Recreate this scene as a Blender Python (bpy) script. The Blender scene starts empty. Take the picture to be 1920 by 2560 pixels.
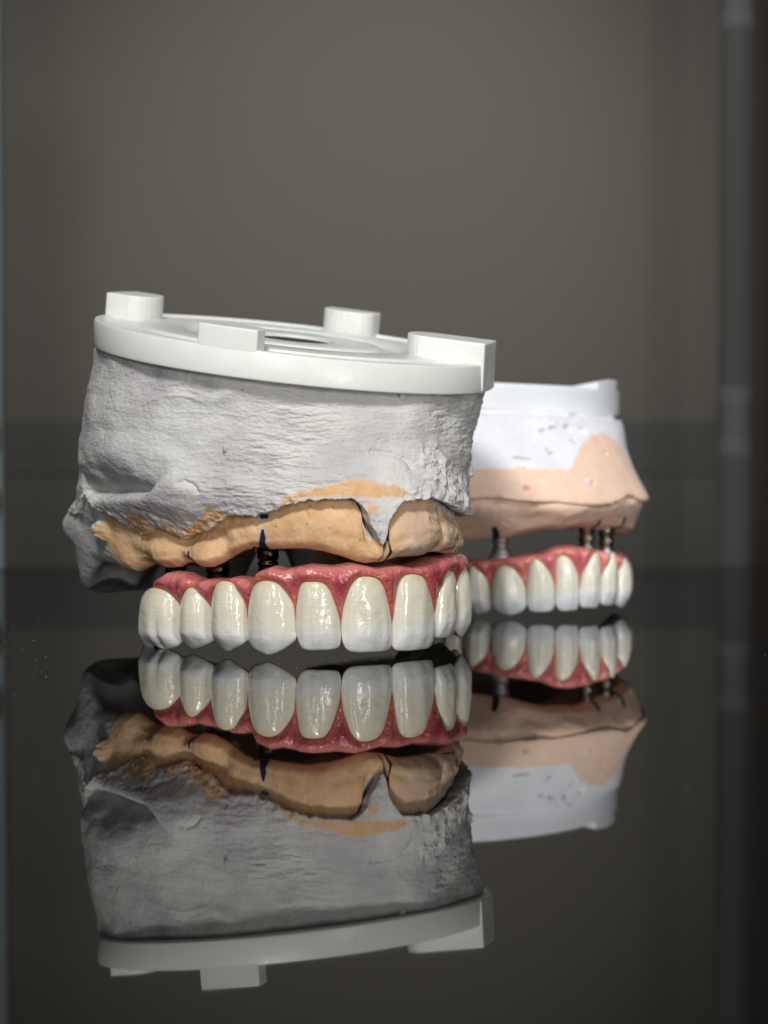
import bpy, math, random
import numpy as np
from mathutils import Vector, Matrix
random.seed(4); rng = np.random.default_rng(4)
S = 0.001                      # everything is modelled in millimetres
sc = bpy.context.scene
COL = sc.collection
# ------------------------------------------------------------------ camera numbers
F, CY, HC, D0 = 6400.0, 924.0, 52.0, 457.0
PITCH = math.atan((1280-CY)/F)
CAM = np.array([0.0, -D0, HC])
FW = np.array([0, math.cos(PITCH), -math.sin(PITCH)]); UP = np.array([0, math.sin(PITCH), math.cos(PITCH)])

def ray(px, py):
    return FW*F + np.array([1.0, 0, 0])*(px-960) + UP*(1280-py)
def P(px, py, Y):
    r = ray(px, py); return CAM + r*((Y+D0)/r[1])
def proj(p):
    v = np.asarray(p, float)-CAM
    dep = v@FW
    return 960+F*v[..., 0]/dep, 1280-F*(v@UP)/dep

# ------------------------------------------------------------------ numeric helpers
def cr_closed(pts, n):
    P0 = np.asarray(pts, float); m = len(P0)
    t = np.linspace(0, m, n*6, endpoint=False); i = t.astype(int); f = (t-i)[:, None]
    a, b, c, d = P0[(i-1) % m], P0[i % m], P0[(i+1) % m], P0[(i+2) % m]
    q = 0.5*((2*b)+(-a+c)*f+(2*a-5*b+4*c-d)*f*f+(-a+3*b-3*c+d)*f**3)
    L = np.concatenate([[0], np.cumsum(np.linalg.norm(np.diff(np.vstack([q, q[:1]]), axis=0), axis=1))])
    u = np.linspace(0, L[-1], n, endpoint=False); qq = np.vstack([q, q[:1]])
    return np.stack([np.interp(u, L, qq[:, k]) for k in range(P0.shape[1])], 1)
def cr_open(pts, n):
    P0 = np.asarray(pts, float); P1 = np.vstack([2*P0[0]-P0[1], P0, 2*P0[-1]-P0[-2]]); m = len(P0)-1
    t = np.linspace(0, m-1e-9, n*4); i = t.astype(int); f = (t-i)[:, None]
    a, b, c, d = P1[i], P1[i+1], P1[i+2], P1[i+3]
    q = 0.5*((2*b)+(-a+c)*f+(2*a-5*b+4*c-d)*f*f+(-a+3*b-3*c+d)*f**3)
    L = np.concatenate([[0], np.cumsum(np.linalg.norm(np.diff(q, axis=0), axis=1))])
    u = np.linspace(0, L[-1], n)
    return np.stack([np.interp(u, L, q[:, k]) for k in range(P0.shape[1])], 1), L[-1]
def sm(a, b, x):
    t = np.clip((x-a)/(b-a), 0, 1); return t*t*(3-2*t)
def gsm(a, k, axis, wrap):
    w = np.exp(-np.linspace(-2, 2, 2*k+1)**2); w /= w.sum(); out = np.zeros_like(a)
    for i, ww in enumerate(w):
        s = i-k
        if wrap: out += ww*np.roll(a, s, axis)
        else:
            idx = np.clip(np.arange(a.shape[axis])+s, 0, a.shape[axis]-1); out += ww*np.take(a, idx, axis)
    return out
_perm = rng.permutation(256); _perm = np.concatenate([_perm, _perm]); _g = rng.normal(size=(256, 3)); _g /= np.linalg.norm(_g, axis=1)[:, None]
def perlin(p):
    i = np.floor(p).astype(int); f = p-i; u = f*f*f*(f*(f*6-15)+10); i &= 255
    r = 0
    for dx in (0, 1):
        for dy in (0, 1):
            for dz in (0, 1):
                h = _perm[_perm[_perm[(i[..., 0]+dx) & 255]+((i[..., 1]+dy) & 255)]+((i[..., 2]+dz) & 255)]
                g = _g[h]; d = f-np.array([dx, dy, dz])
                w = (u[..., 0] if dx else 1-u[..., 0])*(u[..., 1] if dy else 1-u[..., 1])*(u[..., 2] if dz else 1-u[..., 2])
                r = r+w*(g*d).sum(-1)
    return r*1.6
def fbm(p, sc_, oct=4, gain=.5):
    p = np.asarray(p, float)*np.asarray(sc_, float); r = 0; a = 1
    for k in range(oct):
        r = r+a*perlin(p*(2.03**k)+17.3*k); a *= gain
    return r
def inside(poly, x, y):
    poly = np.asarray(poly); r = np.zeros(x.shape, bool); n = len(poly)
    for i in range(n):
        x1, y1 = poly[i]; x2, y2 = poly[(i+1) % n]
        if y1 == y2: continue
        c = ((y1 > y) != (y2 > y)) & (x < (x2-x1)*(y-y1)/(y2-y1)+x1); r ^= c
    return r
def dist_poly(line, pts, closed=False):
    """distance of pts (N,k) to a polyline"""
    line = np.asarray(line, float); best = np.full(len(pts), 1e9); n = len(line)
    for i in range(n if closed else n-1):
        a = line[i]; b = line[(i+1) % n]; ab = b-a; L = (ab*ab).sum()+1e-12
        t = np.clip(((pts-a)@ab)/L, 0, 1); best = np.minimum(best, np.linalg.norm(pts-(a+t[:, None]*ab), axis=1))
    return best
def wv(line, pts, w):
    """like dist_poly, with a half-width per vertex of the line; negative inside the stroke"""
    line = np.asarray(line, float); best = np.full(len(pts), 1e9)
    for i in range(len(line)-1):
        a = line[i]; ab = line[i+1]-a; t = np.clip(((pts-a)@ab)/((ab*ab).sum()+1e-12), 0, 1)
        best = np.minimum(best, np.linalg.norm(pts-(a+t[:, None]*ab), axis=1)-(w[i]+(w[i+1]-w[i])*t))
    return best

# ------------------------------------------------------------------ object helpers
def tag(o, label=None, cat=None, group=None, kind=None):
    if label: o['label'] = label
    if cat: o['category'] = cat
    if group: o['group'] = group
    if kind: o['kind'] = kind
    return o
def empty(name, loc):
    o = bpy.data.objects.new(name, None); COL.objects.link(o); o.location = Vector(loc)*S; o.empty_display_size = .01
    return o
def mesh(name, V, Fc, mat, parent=None, root=(0, 0, 0), uv=None, paint=None, smooth=True):
    me = bpy.data.meshes.new(name)
    V = (np.asarray(V, float)-np.asarray(root, float))*S
    me.from_pydata(V.tolist(), [], [tuple(int(i) for i in f) for f in Fc])
    me.materials.append(mat)
    if smooth: me.polygons.foreach_set('use_smooth', [True]*len(me.polygons))
    if uv is not None:
        l = me.uv_layers.new(name='UVMap'); idx = np.zeros(len(me.loops), int); me.loops.foreach_get('vertex_index', idx)
        l.data.foreach_set('uv', np.asarray(uv, float)[idx].ravel())
    if paint is not None:
        a = me.color_attributes.new('paint', 'FLOAT_COLOR', 'POINT')
        c = np.ones((len(V), 4)); c[:, :paint.shape[1]] = paint; a.data.foreach_set('color', c.ravel())
    me.update()
    o = bpy.data.objects.new(name, me); COL.objects.link(o)
    if parent: o.parent = parent
    return o
def fixn(o):
    import bmesh
    bm = bmesh.new(); bm.from_mesh(o.data); bmesh.ops.remove_doubles(bm, verts=bm.verts, dist=2e-7)
    bmesh.ops.recalc_face_normals(bm, faces=bm.faces); bm.to_mesh(o.data); bm.free(); return o
def grid_faces(nr, nc, wrap=True):
    f = []; m = nc if wrap else nc-1
    r = np.arange(nr-1)[:, None]; c = np.arange(m)[None, :]
    a = r*nc+c; b = r*nc+(c+1) % nc; d = (r+1)*nc+c; e = (r+1)*nc+(c+1) % nc
    return np.stack([a, b, e, d], -1).reshape(-1, 4)
def lathe(prof, cx, cy, n=32, tilt=None):
    V = []
    for r, z in prof:
        for k in range(n):
            a = 2*math.pi*k/n; V.append((cx+r*math.cos(a), cy+r*math.sin(a), z))
    Fc = [tuple(f) for f in grid_faces(len(prof), n)]
    Fc.append(tuple(range(n))); Fc.append(tuple(range((len(prof)-1)*n, len(prof)*n)))
    return np.array(V), Fc
def bevel(o, w, seg=3):
    m = o.modifiers.new('b', 'BEVEL'); m.width = w*S; m.segments = seg; m.limit_method = 'ANGLE'; m.angle_limit = math.radians(35); m.harden_normals = False
    return o
def box(name, x0, x1, y0, y1, z0, z1, mat, parent=None, root=(0, 0, 0), bw=0):
    V = [(x, y, z) for z in (z0, z1) for y in (y0, y1) for x in (x0, x1)]
    Fc = [(0, 2, 3, 1), (4, 5, 7, 6), (0, 1, 5, 4), (2, 6, 7, 3), (0, 4, 6, 2), (1, 3, 7, 5)]
    o = mesh(name, V, Fc, mat, parent, root, smooth=False)
    if bw: bevel(o, bw)
    return o

# ------------------------------------------------------------------ materials
def srgb(r, g, b):
    f = lambda c: ((c/255+.055)/1.055)**2.4 if c > 10 else c/255/12.92
    return (f(r), f(g), f(b), 1)
class NT:
    def __init__(s, name):
        s.m = bpy.data.materials.new(name); s.m.use_nodes = True; s.t = s.m.node_tree; s.n = s.t.nodes; s.b = s.n['Principled BSDF']
    def node(s, ty, **k):
        n = s.n.new(ty)
        for a, v in k.items():
            if a.startswith('_'): setattr(n, a[1:], v)
            else: n.inputs[a.replace('__', ' ')].default_value = v
        return n
    def l(s, a, b): s.t.links.new(a, b)
    def coord(s, scale, src='Object'):
        tc = s.n.new('ShaderNodeTexCoord'); mp = s.n.new('ShaderNodeMapping'); mp.inputs['Scale'].default_value = scale
        s.l(tc.outputs[src], mp.inputs[0]); return mp.outputs[0]
    def noise(s, scale=(1, 1, 1), sc_=1000, detail=5, rough=.55, src='Object', dist=0):
        n = s.n.new('ShaderNodeTexNoise'); s.l(s.coord(scale, src), n.inputs['Vector'])
        n.inputs['Scale'].default_value = sc_; n.inputs['Detail'].default_value = detail; n.inputs['Roughness'].default_value = rough; n.inputs['Distortion'].default_value = dist
        return n.outputs['Fac']
    def ramp(s, fac, stops):
        r = s.n.new('ShaderNodeValToRGB'); e = r.color_ramp.elements
        while len(e) < len(stops): e.new(.5)
        for k, (p, c) in enumerate(stops):
            e[k].position = p; e[k].color = c if hasattr(c, '__len__') else (c, c, c, 1)
        s.l(fac, r.inputs[0]); return r.outputs[0]
    def mix(s, fac, a, b, mode='MIX'):
        n = s.n.new('ShaderNodeMix'); n.data_type = 'RGBA'; n.blend_type = mode
        for v, i in ((fac, 0), (a, 6), (b, 7)):
            if hasattr(v, 'is_output') or isinstance(v, bpy.types.NodeSocket): s.l(v, n.inputs[i])
            else: n.inputs[i].default_value = v
        return n.outputs[2]
    def math(s, op, a, b=0.0):
        n = s.n.new('ShaderNodeMath'); n.operation = op
        for v, i in ((a, 0), (b, 1)):
            if isinstance(v, bpy.types.NodeSocket): s.l(v, n.inputs[i])
            else: n.inputs[i].default_value = v
        return n.outputs[0]
    def bump(s, h, dist, strength=1.0, prev=None):
        b = s.n.new('ShaderNodeBump'); b.inputs['Distance'].default_value = dist*S; b.inputs['Strength'].default_value = strength
        s.l(h, b.inputs['Height'])
        if prev is not None: s.l(prev, b.inputs['Normal'])
        return b.outputs[0]
    def paint(s):
        a = s.n.new('ShaderNodeAttribute'); a.attribute_name = 'paint'; sp = s.n.new('ShaderNodeSeparateColor'); s.l(a.outputs['Color'], sp.inputs[0]); return sp.outputs
    def set(s, **k):
        for a, v in k.items():
            i = s.b.inputs[a.replace('__', ' ')]
            if isinstance(v, bpy.types.NodeSocket): s.l(v, i)
            else: i.default_value = v
        return s
INK = srgb(30, 32, 52)
def cast_mat(name, plaster_col, plaster_col2, tan1, tan2, pits=True, bumpk=1.0):
    """paint.r ink, paint.g 1 = plaster / 0 = stone, paint.b pale chalk halo"""
    m = NT(name); R, G, B = m.paint()[:3]
    big = m.noise(sc_=90, detail=4); fine = m.noise(sc_=1300, detail=6, rough=.65); med = m.noise(sc_=330, detail=6, rough=.6)
    pc = m.mix(m.ramp(big, [(.38, 0), (.6, 1)]), plaster_col, plaster_col2)
    pc = m.mix(m.ramp(fine, [(.25, .18), (.5, 0)]), pc, (.25, .24, .24, 1))
    tc = m.mix(m.ramp(med, [(.35, 0), (.68, 1)]), tan1, tan2)
    tc = m.mix(m.ramp(m.noise(sc_=1700, detail=3), [(.27, .5), (.36, 0)]), tc, (.25, .14, .07, 1))
    if pits:
        tcx = m.n.new('ShaderNodeSeparateXYZ'); m.l(m.coord((1000, 1000, 1000)), tcx.inputs[0])
        px_ = m.math('ADD', tcx.outputs[0], m.math('MULTIPLY', m.noise(sc_=160, detail=4), 6))
        mr = m.n.new('ShaderNodeMapRange'); m.l(px_, mr.inputs[0]); mr.inputs[1].default_value = 23.5; mr.inputs[2].default_value = 28
        tc = m.mix(m.math('MULTIPLY', mr.outputs[0], .8), tc, srgb(206, 178, 156))
    edge = m.math('ADD', G, m.math('MULTIPLY', m.math('SUBTRACT', m.noise(sc_=420, detail=7, rough=.7), .5), 1.5))
    gm = m.ramp(edge, [(.33, 0), (.66, 1)])
    c = m.mix(gm, tc, pc)
    c = m.mix(m.math('MULTIPLY', B, .55), c, srgb(165, 176, 190))
    c = m.mix(R, c, INK)
    if pits:
        v = m.n.new('ShaderNodeTexVoronoi'); m.l(m.coord((1, 1, 1)), v.inputs['Vector']); v.inputs['Scale'].default_value = 330
        pit = m.math('MULTIPLY', m.ramp(v.outputs['Distance'], [(.05, 1), (.11, 0)]), m.ramp(m.noise(sc_=150, detail=2), [(.5, 0), (.56, 1)]))
        c = m.mix(m.math('MULTIPLY', pit, .6), c, (.12, .11, .10, 1))
    br = m.noise(scale=(.8, .8, 5.0), sc_=260, detail=9, rough=.68, dist=.6)
    h = m.math('ADD', m.math('MULTIPLY', br, m.ramp(m.noise(sc_=55, detail=2), [(.42, .35), (.6, 1.0)])), m.math('MULTIPLY', fine, .55))
    n1 = m.bump(m.math('MULTIPLY', h, G), .28*bumpk)
    n2 = m.bump(m.noise(sc_=900, detail=5, rough=.6), .05, prev=n1)
    m.set(Base__Color=c, Roughness=.82, Normal=n2); m.b.inputs['Specular IOR Level'].default_value = .25
    return m.m
M = {}
M['cast'] = cast_mat('front_cast', srgb(188, 186, 188), srgb(210, 209, 206), srgb(206, 164, 120), srgb(222, 187, 147))
M['cast2'] = cast_mat('rear_cast', srgb(226, 226, 232), srgb(236, 236, 242), srgb(238, 202, 178), srgb(242, 212, 192), pits=False, bumpk=.25)
def plastic(name, col, rough):
    m = NT(name); f = m.noise(sc_=300, detail=5)
    r = m.ramp(m.noise(sc_=700, detail=5, rough=.7), [(.35, rough-.06), (.7, rough+.16)])
    dirt = m.ramp(m.noise(scale=(1, 1, .35), sc_=210, detail=6, rough=.7), [(.66, 0), (.74, .35)])
    m.set(Base__Color=m.mix(dirt, m.mix(f, col, tuple(c*.93 for c in col[:3])+(1,)), srgb(186, 180, 165)), Roughness=r, Normal=m.bump(m.noise(sc_=1500, detail=4), .02))
    m.set(Subsurface__Weight=.25, Subsurface__Scale=.0015); m.b.inputs['Subsurface Radius'].default_value = (1, 1, .9); m.b.inputs['IOR'].default_value = 1.5
    return m.m
M['plate'] = plastic('white_plastic', srgb(233, 235, 231), .32)
M['plate2'] = plastic('white_plastic_rear', srgb(238, 241, 246), .35)
def tooth_mat(name, body, incisal, neck, rough=.10):
    m = NT(name); R, G, B = m.paint()[:3]      # R: 0 incisal .. 1 neck, G: edge nearness, B: cell id
    j = m.math('ADD', R, m.math('MULTIPLY', m.math('SUBTRACT', m.noise(scale=(1, 1, .6), sc_=420, detail=4), .5), .22))
    c = m.ramp(j, [(.04, incisal), (.22, incisal), (.48, body), (.86, body), (1.0, neck)])
    c = m.mix(m.math('MULTIPLY', G, .3), c, neck)
    n = m.noise(scale=(.35, .35, 3.0), sc_=650, detail=4, rough=.6)
    n1 = m.bump(m.math('MULTIPLY', n, m.noise(sc_=300, detail=2)), .13, 1.0)
    n2 = m.bump(m.noise(sc_=260, detail=3, rough=.5), .26, 1.0, n1)
    n3 = m.bump(m.noise(scale=(1.6, 1.6, .3), sc_=620, detail=3), .05, 1.0, n2)
    m.set(Base__Color=c, Roughness=rough, Normal=n3, Subsurface__Weight=.45, Subsurface__Scale=.0009)
    m.b.inputs['Subsurface Radius'].default_value = (1.0, .8, .55); m.b.inputs['IOR'].default_value = 1.55
    m.b.inputs['Coat Weight'].default_value = .5; m.b.inputs['Coat Roughness'].default_value = .035
    m.l(n2, m.b.inputs['Coat Normal'])
    return m.m
M['tooth'] = tooth_mat('tooth_ceramic', srgb(221, 217, 200), srgb(222, 224, 223), srgb(216, 200, 168))
M['tooth2'] = tooth_mat('tooth_ceramic_rear', srgb(234, 232, 218), srgb(230, 233, 238), srgb(226, 212, 186), .2)
def gum_mat(name, a, b, d, rough):
    m = NT(name); R, G, B = m.paint()[:3]      # R: 1 at papilla / margin (orange-red), G: crest
    n = m.noise(sc_=260, detail=5, rough=.6)
    c = m.mix(m.ramp(n, [(.38, 0), (.62, 1)]), a, b)
    c = m.mix(m.math('MULTIPLY', G, .75), c, srgb(212, 134, 128))
    c = m.mix(m.math('MULTIPLY', R, .7), c, d)
    v = m.noise(sc_=1050, detail=3, rough=.5)
    n1 = m.bump(v, .32); n2 = m.bump(m.noise(sc_=420, detail=3), .4, 1, n1)
    m.set(Base__Color=c, Roughness=rough, Normal=n2, Subsurface__Weight=.3, Subsurface__Scale=.0012)
    m.b.inputs['Subsurface Radius'].default_value = (1.0, .35, .3); m.b.inputs['Coat Weight'].default_value = .6; m.b.inputs['Coat Roughness'].default_value = .1
    m.l(n2, m.b.inputs['Coat Normal'])
    return m.m
M['gum'] = gum_mat('gum_acrylic', srgb(190, 92, 98), srgb(158, 58, 76), srgb(200, 102, 84), .22)
M['gum2'] = gum_mat('gum_acrylic_rear', srgb(218, 116, 122), srgb(202, 88, 100), srgb(222, 134, 112), .28)
def metal(name, col, rough):
    m = NT(name); m.set(Base__Color=col, Metallic=1.0, Roughness=m.ramp(m.noise(sc_=600), [(.3, rough*.7), (.7, rough*1.4)]), Normal=m.bump(m.noise(scale=(1, 1, 5), sc_=900), .03)); return m.m
M['bronze'] = metal('bronze_metal', srgb(52, 46, 38), .3)
M['gold'] = metal('gold_metal', srgb(132, 128, 110), .38)
M['steel'] = metal('steel_metal', srgb(198, 200, 202), .5)
M['brass'] = metal('brass_metal', srgb(225, 180, 100), .3)
m = NT('black_glass')
sp = m.ramp(m.noise(sc_=40, detail=6), [(.4, .012), (.75, .035)])
m.set(Base__Color=(.002, .002, .0018, 1), Roughness=sp); m.b.inputs['IOR'].default_value = 1.31; M['glass'] = m.m
def matte(name, col, rough=.8, sc_=4, spec=.2):
    m = NT(name); m.set(Base__Color=m.mix(m.noise(sc_=sc_, detail=4), col, tuple(c*.88 for c in col[:3])+(1,)), Roughness=rough, Normal=m.bump(m.noise(sc_=120), .4)); m.b.inputs['Specular IOR Level'].default_value = spec; return m.m
M['wall'] = matte('wall_paint', srgb(98, 95, 89), .9)
M['trim'] = matte('dark_trim', srgb(80, 80, 78), .8)
M['lower'] = matte('cabinet_paint', srgb(85, 84, 80), .7)
M['dark'] = matte('dark_plastic', srgb(24, 24, 25), .4, 300)
M['post'] = matte('grey_post', srgb(98, 99, 99), .7, 8)
M['postlight'] = matte('pale_post', srgb(120, 130, 132), .5, 8); M['postbody'] = matte('post_body', srgb(82, 83, 81), .8, 8)
M['brownpost'] = matte('brown_panel', srgb(82, 76, 71), .6, 8)
M['dust'] = matte('dust_flecks', srgb(205, 205, 205), .9, 500)
M['polish'] = matte('plaster_drop', srgb(205, 203, 200), .7, 900)

# ------------------------------------------------------------------ setting
tbl = box('table_top', -420, 420, -430, 221, -10, 0, M['glass'], bw=1.0); tag(tbl, kind='structure')
w = box('wall', -1200, 1200, 400, 430, -500, 900, M['wall']); tag(w, kind='structure')
w = box('wall_trim', -1200, 1200, 398.6, 400, 16.5, 35, M['trim'], bw=.5); tag(w, kind='structure')
w = box('lower_wall_panel', -1200, 1200, 399, 399.9, -500, 16.4, M['lower']); tag(w, kind='structure')

# left upright with brass knobs (peeks in at the frame's edge)
yl = 205; xl = P(10, 1000, yl)[0]
rt = empty('upright_strip', (xl-4, yl, 0)); tag(rt, 'pale upright strip standing at the far left edge of the black glass', 'upright')
rr = (xl-4, yl, 0)
box('strip', xl-9, xl, yl-3, yl+3, 0.02, 190, M['postlight'], rt, rr, .6)
for py in (1082, 1242):
    z = P(0, py, yl)[2]
    V, Fc = lathe([(0.3, -3), (2.2, -3), (3.0, -2.0), (3.0, 2.0), (2.2, 3.0), (.3, 3)], 0, 0, 24)
    V = np.stack([V[:, 0]*.8+xl-2.9, V[:, 2]+yl-5.9, V[:, 1]*1.4+z], 1)
    bevel(mesh('knob', V, Fc, M['brass'], rt, rr), .2)
# right blurred post
yr = 290; xr = P(1838, 1000, yr)[0]
rr = (xr, yr, -150)
rt = empty('metal_post', rr); tag(rt, 'blurred grey metal post with pale fittings behind the dental models, right edge', 'post')
V, Fc = lathe([(5, -150), (5, 260)], xr, yr, 40); mesh('post', V, Fc, M['postbody'], rt, rr)
for py0, py1 in ((965, 1135), (-60, 70)):
    za, zb = P(1838, py1, yr)[2], P(1838, py0, yr)[2]
    V, Fc = lathe([(5.02, za), (5.12, za+6), (5.12, zb-6), (5.02, zb)], xr, yr, 40); mesh('sleeve', V, Fc, M['post'], rt, rr)
x0 = P(1845, 1000, 380)[0]
bx_ = box('side_panel', x0, x0+90, 380, 392, -150, 500, M['brownpost'], bw=4); tag(bx_, 'brown upright panel behind the black glass, at the far right edge', 'panel')

# ------------------------------------------------------------------ arches: curve in plan, s along it, o outward
class Arch:
    def __init__(a, pts, n=1600):
        a.p, a.L = cr_open(pts, n); a.s = np.linspace(0, a.L, n)
        t = np.gradient(a.p, axis=0); t = np.stack([gsm(t[:, k:k+1], 30, 0, False)[:, 0] for k in (0, 1)], 1)
        t /= np.linalg.norm(t, axis=1)[:, None]; a.n = np.stack([t[:, 1], -t[:, 0]], 1)
    def at(a, s, o, z):
        s = np.asarray(s, float); e = np.clip(s, 0, a.L)
        X = np.interp(e, a.s, a.p[:, 0]); Y = np.interp(e, a.s, a.p[:, 1]); nx = np.interp(e, a.s, a.n[:, 0]); ny = np.interp(e, a.s, a.n[:, 1])
        l = np.hypot(nx, ny); nx /= l; ny /= l; ex = s-e
        return np.stack([X+nx*o-ny*ex, Y+ny*o+nx*ex, z+0*s], -1)
    def sz(a, px, py, o=0.0):
        z = 8.0
        vis = (a.n[:, 0]*(a.p[:, 0]-0)+a.n[:, 1]*(a.p[:, 1]+D0)) < 0
        for _ in range(4):
            q = np.stack([a.p[:, 0]+a.n[:, 0]*o, a.p[:, 1]+a.n[:, 1]*o, np.full(len(a.s), z)], 1)
            x, _y = proj(q); d = np.where(vis, np.abs(x-px), 1e9); i = int(np.argmin(d))
            j = min(max(i, 1), len(a.s)-2); sl = (x[j+1]-x[j-1])/(a.s[j+1]-a.s[j-1]); ss = a.s[i]+np.clip((px-x[i])/max(abs(sl), 2)*np.sign(sl), -2.5, 2.5)
            z = P(px, py, q[i, 1])[2]
        return ss, z
def smooth_outline(pts, n=84): return cr_closed(pts, n)

def make_bridge(name, rootloc, label, arch, teeth, ztop, zlow, mats, mid, gum_thick, gcols=1000):
    root = empty(name, rootloc); tag(root, label, 'dental bridge')
    cs = np.array([t['c'] for t in teeth]); order = np.argsort(cs); teeth = [teeth[i] for i in order]; cs = cs[order]
    bnd = np.array([(teeth[i]['o'][:, 0].max()+teeth[i+1]['o'][:, 0].min())/2 for i in range(len(teeth)-1)])
    bnd = np.concatenate([[teeth[0]['o'][:, 0].min()-.4], bnd, [teeth[-1]['o'][:, 0].max()+.4]])
    def g(s, z):
        i = np.clip(np.searchsorted(bnd, s)-1, 0, len(cs)-1)
        c = cs[i]; hw = np.where(s > c, bnd[i+1]-c, c-bnd[i]); u = np.clip(np.abs(s-c)/np.maximum(hw, .1), 0, 1.15)
        Fs = np.array([t['F'] for t in teeth])[i]
        return -.95-Fs*u**2.3
    # teeth
    for ti, t in enumerate(teeth):
        o = t['o']; zmin, zmax = o[:, 1].min(), o[:, 1].max(); hw = (o[:, 0].max()-o[:, 0].min())/2
        c = np.array([(o[:, 0].max()+o[:, 0].min())/2, zmin+(zmax-zmin)*.47])
        u = (o[:, 0]-c[0])/hw; bot = sm(zmin+3.5, zmin, o[:, 1]); top = sm(zmax-2.5, zmax, o[:, 1])
        oe = g(o[:, 0], o[:, 1])-.12-t.get('inc', .7)*bot*(1-u*u)-.1*top
        nr = 30; V = []; PT = []
        rh = np.sin(np.linspace(0, math.pi/2, nr)); oem = np.average(oe)
        for side in (1, -1):
            rr_ = rh if side == 1 else rh[::-1][1:]
            for r in rr_:
                q = c+(o-c)*r; ue = (q[:, 0]-c[0])/hw; e = g(q[:, 0], q[:, 1])-.12-t.get('inc', .7)*sm(zmin+3.5, zmin, q[:, 1])*(1-np.clip(ue*ue, 0, 1))-.1*sm(zmax-2.5, zmax, q[:, 1])
                vz = (q[:, 1]-zmin)/(zmax-zmin); uu = (q[:, 0]-c[0])/hw
                dome = np.clip(1-r**t['p'], 0, 1)**.55
                if side == 1:
                    of = e+t['D']*dome
                    of += dome*(t.get('lobe', .1)*np.cos(uu*math.pi*3)*sm(.95, .4, vz)+.12*np.sin(vz*math.pi))
                    if 'groove' in t: of -= .5*np.exp(-((q[:, 0]-t['groove'])/.75)**2)*sm(.75, .1, vz)*sm(1.0, .85, r+0*vz)
                    of += .05*fbm(np.stack([q[:, 0], q[:, 1], np.full(len(q), 7.0*ti)], 1), (.35, .5, 1), 3)*dome
                else:
                    of = e-t['T']*np.clip(1-r**2.4, 0, 1)**.5*(.35+.65*sm(0, .6, vz))
                V.append(arch.at(q[:, 0], of, q[:, 1])); PT.append(np.stack([vz, np.full(len(q), float(r))**9, np.full(len(q), .5)], 1))
        V = np.array(V); nR, nC = V.shape[:2]; Fc = [tuple(f) for f in grid_faces(nR, nC)]
        ob = mesh('tooth', V.reshape(-1, 3), Fc, mats[0], root, rootloc, paint=np.array(PT).reshape(-1, 3))
        fixn(ob)
    # gum
    s0, s1 = teeth[0]['o'][:, 0].min()+.7, teeth[-1]['o'][:, 0].max()+.5
    sv = np.linspace(s0, s1, gcols); zt = np.interp(sv, ztop[:, 0], ztop[:, 1]); zt = gsm(zt[:, None], 8, 0, False)[:, 0]
    nf = 96; rows = []; PT = []
    SS = np.repeat(sv[None], nf, 0); tt = np.linspace(0, 1, nf)[:, None]; ZZ = zlow+(zt[None]-zlow)*tt
    q = np.stack([SS.ravel(), ZZ.ravel()], 1); dm = np.full(len(q), 1e9)
    for t in teeth:
        o = t['o']; near = (q[:, 0] > o[:, 0].min()-4) & (q[:, 0] < o[:, 0].max()+4)
        idx = np.where(near)[0]; dd = dist_poly(o, q[idx], True); ins = inside(o, q[idx, 0], q[idx, 1]); dd = np.where(ins, -dd, dd)
        dm[idx] = np.minimum(dm[idx], dd)
    dm = dm.reshape(SS.shape)
    og = g(SS.ravel(), ZZ.ravel()).reshape(SS.shape); og = gsm(og, 10, 1, False)
    rel = np.clip((ZZ-zlow)/(zt[None]-zlow), 0, 1)
    flat = sm(.45, 1.0, rel); og = og*(1-flat*.55)+(-1.2)*flat*.55
    og = np.maximum(og, g(SS.ravel(), ZZ.ravel()).reshape(SS.shape)*(1-flat*.55)-1.2*flat*.55-.0)
    og += .05+.75*sm(0, 1.6, dm)+.25*sm(.0, .3, dm)
    og -= 2.6*sm(.12, -.45, dm)
    og += .16*fbm(np.stack([SS, ZZ, 0*SS], -1), (.33, .33, 1), 4)
    rl = 2.3; tau = np.clip((ZZ-(zt[None]-rl))/rl, 0, 1); og -= rl*(1-np.sqrt(np.clip(1-tau**2, 0, 1)))
    pap = sm(1.5, .0, np.abs(dm))*1.0
    crest = sm(zt[None]-2.6, zt[None]-.3, ZZ)
    prof_o = [og[k] for k in range(nf)]; prof_z = [ZZ[k] for k in range(nf)]; pr = [pap[k] for k in range(nf)]; pg = [crest[k] for k in range(nf)]
    ob_ = og[-1]
    for k in range(1, 14):
        f = k/13; prof_o.append(ob_*(1-f)+(-gum_thick)*f); prof_z.append(zt-1.6*f**3+.25*np.sin(f*math.pi)); pr.append(0*sv); pg.append(1-f+0*sv)
    for k in range(1, 16):
        f = k/15; prof_o.append(-gum_thick-1.2*np.sin(f*math.pi)+0*sv+1.5*f); prof_z.append((zt-1.6)*(1-f)+zlow*f); pr.append(0*sv); pg.append(0*sv)
    O = np.array(prof_o); Z = np.array(prof_z)
    es = np.minimum(sv-s0, s1-sv); k = np.sqrt(np.clip(1-(1-np.clip(es/3.0, 0, 1))**2, 0, 1)); k = .12+.88*k
    co = -3.2; cz = (zt+zlow)/2-1
    O = co+(O-co)*k; Z = cz+(Z-cz)*k
    V = arch.at(np.repeat(sv[None], len(O), 0), O, Z)
    nR, nC = V.shape[:2]; VT = V.transpose(1, 0, 2).reshape(-1, 3)     # columns as rings
    Fc = [tuple(f) for f in grid_faces(nC, nR, True)]; Fc.append(tuple(range(nR))); Fc.append(tuple(range((nC-1)*nR, nC*nR)))
    pt = np.stack([np.array(pr), np.array(pg), 0*np.array(pg)], -1).transpose(1, 0, 2).reshape(-1, 3)
    ob = mesh('gum', VT, Fc, mats[1], root, rootloc, paint=pt); fixn(ob)
    return root

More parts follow.
